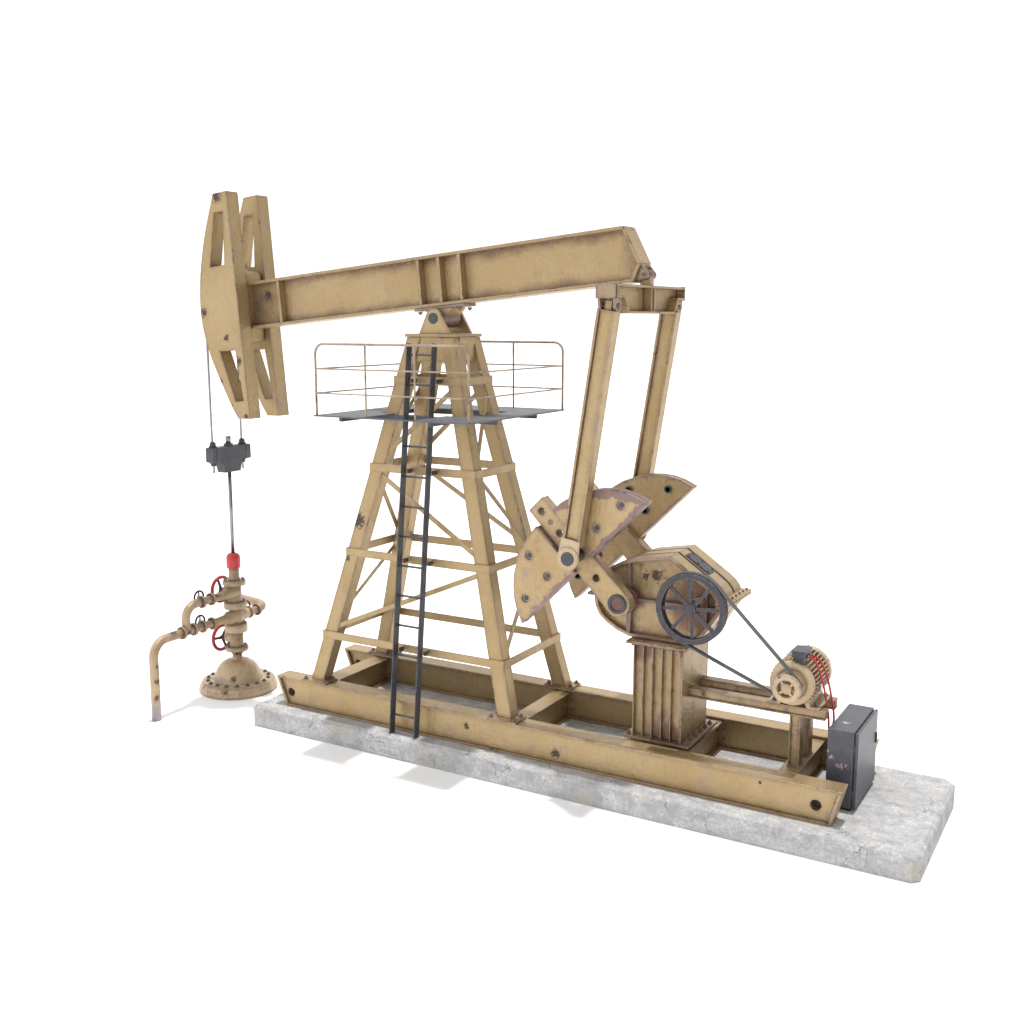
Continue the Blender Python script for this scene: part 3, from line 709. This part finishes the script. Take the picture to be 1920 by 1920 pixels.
# ------------------------------------------------------------------ drive belt (two V-belts round wheel and motor pulley)
MX, MZ, PY = 9.105, 1.745, MY - .80
def belt_path():
    A, B = Vector((WX, WZ)), Vector((MX, MZ)); Ra, Rb = .527, .182
    d = B - A; D = d.length; base = math.atan2(d.y, d.x); th = math.acos((Ra - Rb) / D); P = []
    for k in range(33):
        a = base + th + (2 * math.pi - 2 * th) * k / 32; P.append((A.x + Ra * math.cos(a), A.y + Ra * math.sin(a)))
    for k in range(17):
        a = base - th + 2 * th * k / 16; P.append((B.x + Rb * math.cos(a), B.y + Rb * math.sin(a)))
    return P
bp = belt_path()
BT = thing('drive_belt', 'pair of dark grey drive belts running from the spoked wheel down to the motor pulley', 'belt', ((WX + MX) / 2, PY, (WZ + MZ) / 2))
for y in (PY - .024, PY + .024):
    mb = MB(); n = len(bp); rings = []
    for i, (x, z) in enumerate(bp):
        p = Vector(bp[i]); t = (Vector(bp[(i + 1) % n]) - Vector(bp[i - 1])).normalized(); nn2 = Vector((t.y, -t.x))
        rings.append([mb.bm.verts.new((p.x + nn2.x * a, y + b3, p.y + nn2.y * a)) for a, b3 in ((.012, -.0205), (.012, .0205), (-.012, .014), (-.012, -.014))])
    for i in range(n):
        for k in range(4): mb.bm.faces.new((rings[i][k], rings[i][(k + 1) % 4], rings[(i + 1) % n][(k + 1) % 4], rings[(i + 1) % n][k]))
    mb.build('belt_loop', 'belt', BT)

# ------------------------------------------------------------------ motor
MT = thing('electric_motor', 'cream finned electric motor with belt pulley, bolted on the two steel rails', 'motor', (MX, .85, 1.376))
mb = MB()
mb.lathe([(0, .50), (.10, .50), (.11, .515), (.20, .53), (.225, .50), (.295, .50), (.315, .515), (.315, .60), (.25, .605), (.25, 1.22), (0, 1.22)], (MX, 0, MZ), (0, 1, 0), 48)
hs = mb.build('motor_housing', 'cream', MT, .004)
for i in range(36):
    a = 2 * math.pi * (i + .5) / 36
    if abs(math.degrees(a) % 360 - 270) < 30: continue
    d = Vector((math.cos(a), 0, math.sin(a))); n = Vector((-math.sin(a), 0, math.cos(a)))
    fins = MB(); fins.box(.245, .338, .60, 1.245, -.008, .008, Fr((MX, 0, MZ), d, (0, 1, 0), n))
    fins.build('cooling_fin', 'cream', MT)
mb = MB(); mb.lathe([(.27, 1.25), (.34, 1.245), (.348, 1.26), (.348, 1.36), (.335, 1.385), (.29, 1.40), (.0, 1.405), ], (MX, 0, MZ), (0, 1, 0), 48)
mb.lathe([(.27, 1.25), (0, 1.25)], (MX, 0, MZ), (0, 1, 0), 48); fc = mb.build('fan_cover', 'cream', MT, .004)
for i in range(6):
    a = math.radians(30 + 60 * i); bolts(fc, 'bolt', [((MX + .348 * math.cos(a), 1.31, MZ + .348 * math.sin(a)), (math.cos(a), 0, math.sin(a)), .012, .008)], 'screw')
mb = MB(); mb.lathe([(.125, .235), (.195, .235), (.207, .245), (.207, .278), (.170, .290), (.170, .322), (.196, .330), (.170, .338), (.170, .370), (.205, .380), (.205, .392), (.125, .392), (.125, .235)], (MX, 0, MZ), (0, 1, 0), 48)
pl = mb.build('pulley', 'cream', MT)
for f_ in pl.data.polygons: f_.use_smooth = False
mb = MB(); mb.lathe([(0, .232), (.035, .232), (.04, .242), (.07, .242), (.075, .25), (.075, .38), (0, .38)], (MX, 0, MZ), (0, 1, 0), 32); mb.cyl((MX, .37, MZ), (MX, .52, MZ), .035); mb.build('hub', 'cream', pl)
for i in range(4):
    a = math.radians(40 + 90 * i); d = Vector((math.cos(a), 0, math.sin(a))); n = Vector((-math.sin(a), 0, math.cos(a)))
    mb = MB(); mb.box(.07, .13, .255, .31, -.02, .02, Fr((MX, 0, MZ), d, (0, 1, 0), n)); mb.build('pulley_spoke', 'cream', pl, .002)
for sx in (-1, 1):
    for y in ((.64, 1.34),):
        mb = MB(); pts = [(sx * .13, .14), (sx * .19, .0), (sx * .36, .0), (sx * .38, .025), (sx * .24, .03), (sx * .21, .14)]
        mb.prism([(MX + a, 1.377 + b3) for a, b3 in pts], y[0], y[1])
        ft = mb.build('motor_foot', 'well', MT, .004)
        bolts(ft, 'bolt', [((MX + sx * .30, yy, 1.405), (0, 0, 1), .024, .03, True) for yy in (.73, 1.26)])
JB = MB(); JB.box(9.09, 9.285, .51, .80, 2.125, 2.215); JB.box(9.12, 9.25, .56, .76, 2.02, 2.125); jb = JB.build('junction_box', 'dark', MT, .008, label='dark junction box on top of the motor')
mb = MB(); mb.box(9.08, 9.295, .49, .81, 2.217, 2.235); mb.build('box_lid', 'dark', jb, .004)
for y in (.58, .68):
    mb = MB(); mb.cyl((9.285, y, 2.15), (9.33, y, 2.15), .024, seg=12); mb.build('cable_gland', 'bolt', jb)
mb = MB(); mb.box(MX + .326, MX + .334, .82, .94, MZ - .13, MZ - .03, WORLD); mb.build('rating_plate', 'steel', MT)

# ------------------------------------------------------------------ power cables
def bez(P, n=28):
    out = []
    P = [P[0]] + P + [P[-1]]
    for i in range(1, len(P) - 2):
        for k in range(n // 4):
            t = k / (n // 4); q = []
            for j in range(3):
                p0, p1, p2, p3 = P[i - 1][j], P[i][j], P[i + 1][j], P[i + 2][j]
                q.append(.5 * (2 * p1 + (-p0 + p2) * t + (2 * p0 - 5 * p1 + 4 * p2 - p3) * t * t + (-p0 + 3 * p1 - 3 * p2 + p3) * t ** 3))
            out.append(q)
    out.append(P[-1]); return out
WA = [(9.33, .58, 2.15), (9.385, .62, 2.10), (9.44, .70, 1.93), (9.50, .80, 1.62), (9.55, .87, 1.25), (9.565, .89, 1.02), (9.618, .90, .93)]
WB = [(9.33, .68, 2.15), (9.42, .74, 2.08), (9.50, .84, 1.87), (9.565, .94, 1.50), (9.60, .99, 1.20), (9.585, 1.0, 1.02), (9.618, 1.0, .93)]
for Pp, lb in ((WA, 'red power cable hanging from motor box to cabinet, nearer of the pair'), (WB, 'red power cable hanging from motor box to cabinet, farther and outer of the pair')):
    mb = MB(); mb.tube(bez(Pp), .015, 10); o = mb.build('power_cable', 'wire'); o['label'] = lb; o['category'] = 'cable'; o['group'] = 'red power cables between motor and cabinet'

# ------------------------------------------------------------------ control cabinet
CB = thing('control_cabinet', 'charcoal steel control cabinet with chipped paint on the slab at the skid end', 'cabinet', (9.82, 1.2, 0))
mb = MB(); mb.box(9.62, 9.985, .60, 1.80, .035, 1.16); mb.build('cabinet_body', 'cab', CB, .012)
mb = MB(); mb.box(9.64, 9.975, .63, 1.77, .003, .034); mb.build('plinth', 'rubber', CB)
mb = MB(); mb.box(10.005, 10.045, .61, 1.79, .05, 1.145); dr = mb.build('door', 'cab', CB, .006)
mb = MB(); mb.box(9.986, 10.004, .63, 1.77, .06, 1.13); mb.build('door_seal', 'rubber', dr)
mb = MB(); mb.box(10.046, 10.068, 1.70, 1.72, .66, .82); mb.build('handle', 'dark', dr, .004)
for z in (.14, .80):
    mb = MB(); mb.cyl((9.997, .612, z), (9.997, .612, z + .17), .011, seg=10); mb.build('hinge', 'dark', CB)

# ------------------------------------------------------------------ rod hanger
AX = -2.04
RH = thing('rod_hanger', 'dark grey carrier bar hanging by two cables under the horse head with polished rod below', 'rod hanger', (AX, MY, 4.28))
for s_ in (-1, 1):
    y = MY + s_ * .385
    pth = [(x - .012, y, z) for x, z in outline[1:18]]
    pth = [(-1.66, y, 8.98)] + [(x - .017, y, z) for x, z in catmull(xs, 3) if z > 7.2] + [(-2.082, y, 7.0), (-2.082, y, 6.5), (-2.07, y, 4.5), (-2.06, y, 4.40), (-2.055, y, 3.93)]
    mb = MB(); mb.tube(pth, .021, 10); mb.build('bridle_cable', 'steel', RH)
    mb = MB()
    mb.cyl((-2.06, y, 4.415), (-2.06, y, 4.44), .075, seg=20); mb.cyl((-2.06, y, 4.44), (-2.06, y, 4.50), .058, seg=20); mb.cyl((-2.06, y, 4.50), (-2.06, y, 4.52), .038, seg=20)
    mb.build('cable_clamp', 'dark', RH, .003); mb = MB()
    mb.cyl((-2.06, y, 4.11), (-2.06, y, 4.135), .07, seg=20); mb.cyl((-2.06, y, 4.06), (-2.06, y, 4.11), .05, seg=20)
    mb.build('cable_clamp', 'dark', RH, .003)
mb = MB()
bar_pts = [(MY - .49, 4.135), (MY - .33, 4.135), (MY - .31, 4.15), (MY + .31, 4.15), (MY + .33, 4.135), (MY + .49, 4.135), (MY + .50, 4.15), (MY + .50, 4.40), (MY + .49, 4.412), (MY - .49, 4.412), (MY - .50, 4.40), (MY - .50, 4.15)]
mb.prism(bar_pts, AX - .10, AX + .10, YZ); mb.build('carrier_bar', 'dark', RH, .012)
for s_ in (-1, 1):
    mb = MB(); mb.cyl((-2.05, MY + s_ * .385, 4.137), (-2.05, MY + s_ * .385, 4.41), .118, seg=24); mb.build('bar_end_boss', 'dark', RH, .006)
mb = MB(); bm = mb.bm; rg = []
for z, a, b3 in ((4.20, .103, .265), (4.13, .103, .26), (3.92, .100, .205)):
    rg.append([bm.verts.new((AX + x * a, MY + y * b3, z)) for x, y in ((-1, -1), (1, -1), (1, 1), (-1, 1))])
for a, b3 in ((0, 1), (1, 2)):
    for i in range(4): bm.faces.new((rg[a][i], rg[a][(i + 1) % 4], rg[b3][(i + 1) % 4], rg[b3][i]))
bm.faces.new(rg[0]); bm.faces.new(rg[2]); mb.build('rod_block', 'dark', RH, .008)
mb = MB(); mb.lathe([(0, 4.61), (.035, 4.605), (.052, 4.585), (.052, 4.45), (0, 4.45)], (AX, MY, 0)); mb.build('rod_tip', 'steel', RH)
mb = MB(); mb.lathe([(0, 4.455), (.085, 4.455), (.09, 4.405), (0, 4.405)], (AX, MY, 0)); mb.build('rod_clamp', 'dark', RH)
mb = MB(); mb.cyl((AX, MY, 3.96), (AX, MY, 2.30), .036, seg=24); mb.build('polished_rod', 'steel', RH)

# ------------------------------------------------------------------ wellhead
WH = thing('wellhead', 'cream wellhead with bolted dome base, red hand wheels, red cap and bent outlet pipe', 'wellhead', (AX, MY, GZ))
o0 = (AX, MY, 0)
mb = MB(); mb.lathe([(0, GZ + .002), (.745, GZ + .002), (.76, GZ + .03), (.745, GZ + .11), (.70, -.20), (.66, -.185), (.46, -.185), (0, -.185)], o0, seg=20)
for f_ in mb.bm.faces: f_.smooth = False
bf = mb.build('base_flange', 'well', WH)
bolts(WH, 'bolt', [i + (True,) for i in ringitems((AX, MY, -.186), (0, 0, 1), .585, 18, .034, .03, .3)])
mb = MB(); mb.lathe([(.475, -.183), (.455, -.15), (.44, -.08), (.40, .03), (.33, .12), (.24, .18), (.13, .205), (0, .21)], o0, seg=40); mb.build('dome', 'well', WH)
mb = MB(); mb.lathe([(.13, .19), (.095, .22), (.095, .39), (0, .39)], o0); mb.cyl((AX, MY, .3), (AX, MY, 1.9), .085); mb.lathe([(0, .465), (.16, .465), (.13, .50), (.13, .77), (0, .77)], o0)
mb.lathe([(0, .92), (.17, .92), (.12, .97), (.12, 1.25), (0, 1.25)], o0); mb.lathe([(0, 1.06 + .17), (.11, 1.06 + .14), (.165, 1.06 + .06), (.165, 1.06 - .06), (.11, 1.06 - .14)], o0)
mb.lathe([(0, 1.36), (.16, 1.36), (.125, 1.41), (.125, 1.72), (0, 1.72)], o0); mb.lathe([(0, 1.79), (.12, 1.79), (.10, 1.83), (.10, 2.08), (0, 2.08)], o0); mb.build('riser', 'well', WH)
for z0, z1, r in ((.385, .465, .225), (.765, .92, .22), (1.235, 1.36, .22), (1.70, 1.79, .22)):
    mb = MB(); mb.lathe([(0, z0), (r - .01, z0), (r, z0 + .012), (r, z1 - .012), (r - .01, z1), (0, z1)], o0, seg=28); fl_ = mb.build('flange', 'well', WH)
    bolts(fl_, 'bolt', ringitems((AX, MY, z1), (0, 0, 1), .182, 12, .02, .026) + ringitems((AX, MY, z0), (0, 0, -1), .182, 12, .018, .02)[::2])
mb = MB(); mb.lathe([(.13, 2.04), (.134, 2.05), (.134, 2.24), (.12, 2.29), (.08, 2.325), (.035, 2.33), (.035, 2.36), (0, 2.36)], o0, seg=32); mb.build('stuffing_box_cap', 'redcap', WH)
# arms along y (x = AX)
def yl(mb, prof, z, x=AX): mb.lathe(prof, (x, 0, z), (0, 1, 0), 28); return mb
ZU, ZL = 1.545, 1.068
mb = MB()
yl(mb, [(.13, MY), (.12, .96), (.10, .90), (.075, .66), (.075, .14)], ZU)
yl(mb, [(.15, MY), (.13, .93), (.09, .86), (.075, .66), (.075, -.27)], ZL)
yl(mb, [(.13, MY), (.12, 1.35), (.085, 1.5), (.075, 1.6), (.075, 1.78)], ZL)
def arcpath(c, r, d0, d1, n=8):              # quarter bend from direction d0 to d1 around centre c (y,z)
    return [(AX, c[0] + r * (d0[0] * math.cos(t) + d1[0] * math.sin(t)), c[1] + r * (d0[1] * math.cos(t) + d1[1] * math.sin(t))) for t in [math.pi / 2 * k / n for k in range(n + 1)]]
up = [(AX, .30, ZU), (AX, .12, ZU)] + arcpath((.10, ZU - .25), .25, (0, 1), (-1, 0)) + [(AX, -.15, 1.02)]
mb.tube(up, .08, 16)
mb.build('side_pipe', 'well', WH)
lo = [(AX, -.22, ZL - .003), (AX, -.55, ZL - .003)] + arcpath((-.66, ZL - .305), .30, (0, 1), (-1, 0)) + [(AX, -.965, GZ + .002)]
mb = MB(); mb.tube(lo, .083, 20); mb.build('outlet_pipe', 'pipe', WH, label='bent outlet pipe running down into the floor')
mb = MB()
bk = [(AX, 1.70, ZL + .003), (AX, 1.77, ZL + .003)] + [(AX - .17 + .17 * math.cos(t), 1.80 + .17 * math.sin(t), ZL + .01 + .03 * t) for t in [math.pi / 2 * k / 8 for k in range(9)]] + [(AX - .75, 1.97, ZL + .10)]
mb.tube(bk, .085, 16); mb.build('outlet_pipe', 'well', WH, label='short pipe bending back behind the riser')
def yflange(y, z, r=.122, w=.042, face=-1):
    mb = MB(); yl(mb, [(0, y - w / 2), (r - .006, y - w / 2), (r, y - w / 2 + .006), (r, y + w / 2 - .006), (r - .006, y + w / 2), (0, y + w / 2)], z)
    o = mb.build('flange', 'well', WH)
    mb = MB(); yl(mb, [(.07, y - w / 2 - .004), (.102, y - w / 2 - .004), (.102, y + w / 2 + .004), (.07, y + w / 2 + .004)], z); mb.build('gasket', 'rustbrown', o)
    global ARM; ARM.ring((AX, y - w / 2, z), (0, -1, 0), .098, 8, .013, .018); ARM.ring((AX, y + w / 2, z), (0, 1, 0), .098, 8, .013, .018)
ARM = MB()
for y, z in ((.50, ZU), (.26, ZU), (.50, ZL), (.25, ZL), (.02, ZL), (-.26, ZL), (1.50, ZL), (1.72, ZL)): yflange(y, z)
o = ARM.build('small_bolts', 'bolt', WH, label='tiny bolts round the side pipe flanges'); o['kind'] = 'stuff'
for y, z, d_, r_ in ((.36, ZU, .14, .05), (.36, ZL, .14, .05), (MY, .62, .24, .10), (MY, 1.56, .24, .09), (1.61, ZL, .16, .05)):
    mb = MB(); mb.cyl((AX, y, z), (AX - d_, y, z), r_, seg=20); mb.build('valve_bonnet', 'well', WH, .006)
def handwheel(c, R, mat, tr, nspoke=3, ph=90):
    c = Vector(c); mb = MB(); mb.torus(c, (1, 0, 0), R, tr, 36, 10); o = mb.build('hand_wheel', mat, WH)
    mb = MB(); mb.cyl(c - Vector((.03, 0, 0)), c + Vector((.10, 0, 0)), tr * 1.2, seg=14)
    for i in range(nspoke):
        a = math.radians(ph + 360 / nspoke * i); d = Vector((0, math.cos(a), math.sin(a))); mb.cyl(c, c + d * R, tr * .8, tr * .7, seg=10)
    mb.build('wheel_spokes', 'wheelbrown', o)
handwheel((AX - .34, MY - .05, .60), .24, 'red', .034, 3, 175)
handwheel((AX - .34, MY - .02, 1.57), .24, 'red', .034, 3, 110)
handwheel((AX - .17, .36, ZU + .05), .115, 'wheelbrown', .019)
handwheel((AX - .17, .36, ZL + .05), .115, 'wheelbrown', .019)
handwheel((AX - .19, 1.61, ZL + .05), .115, 'wheelbrown', .019)

# ------------------------------------------------------------------ camera
cam = bpy.data.cameras.new('camera'); co = bpy.data.objects.new('camera', cam); COL.objects.link(co)
cam.sensor_width = 36; cam.lens = 2096.2424 * 36 / 1920; cam.clip_end = 2000
co.location = (13.28285, -14.46570, 6.79738); co.rotation_euler = (math.pi / 2 - .17137818, 0, .52700390)
scene.camera = co

# ------------------------------------------------------------------ light: white studio surround and one distant overhead lamp
w = bpy.data.worlds.new('World'); scene.world = w; w.use_nodes = True
nt = w.node_tree; bg = nt.nodes['Background']
tc = nt.nodes.new('ShaderNodeTexCoord'); sx = nt.nodes.new('ShaderNodeSeparateXYZ'); nt.links.new(tc.outputs['Generated'], sx.inputs[0])
mr = nt.nodes.new('ShaderNodeMapRange'); nt.links.new(sx.outputs['Z'], mr.inputs[0])
mr.inputs[1].default_value = .30; mr.inputs[2].default_value = .75; mr.inputs[3].default_value = 1.25; mr.inputs[4].default_value = 1.08
bg.inputs['Color'].default_value = (1, 1, 1.0, 1); mx = nt.nodes.new('ShaderNodeMapRange'); nt.links.new(sx.outputs['X'], mx.inputs[0])
mx.inputs[1].default_value = .15; mx.inputs[2].default_value = .8; mx.inputs[3].default_value = 1.; mx.inputs[4].default_value = .30
mm_ = nt.nodes.new('ShaderNodeMath'); mm_.operation = 'MULTIPLY'; nt.links.new(mr.outputs[0], mm_.inputs[0]); nt.links.new(mx.outputs[0], mm_.inputs[1])
nt.links.new(mm_.outputs[0], bg.inputs['Strength'])
la = bpy.data.lights.new('overhead_lamp', 'AREA'); la.shape = 'DISK'; la.size = 13.
DIST = 400.; E = 2.9
la.energy = E * math.pi * DIST ** 2 
la.color = (1, .975, .93)
lo_ = bpy.data.objects.new('overhead_lamp', la); COL.objects.link(lo_)
dv = Vector((.020, .077, 1)).normalized(); tgt = Vector((4, 1, 2)); lo_.location = tgt + dv * DIST
lo_.rotation_euler = (-dv).to_track_quat('-Z', 'Y').to_euler()

scene.view_settings.view_transform = 'Standard'
try: scene.view_settings.look = 'None'
except Exception: pass
scene.view_settings.exposure = 0; scene.view_settings.gamma = 1
scene.view_settings.use_curve_mapping = False
scene.render.engine = 'CYCLES'
scene.render.resolution_x = scene.render.resolution_y = 1024
scene.cycles.max_bounces = 6
scene.cycles.sample_clamp_indirect = 8
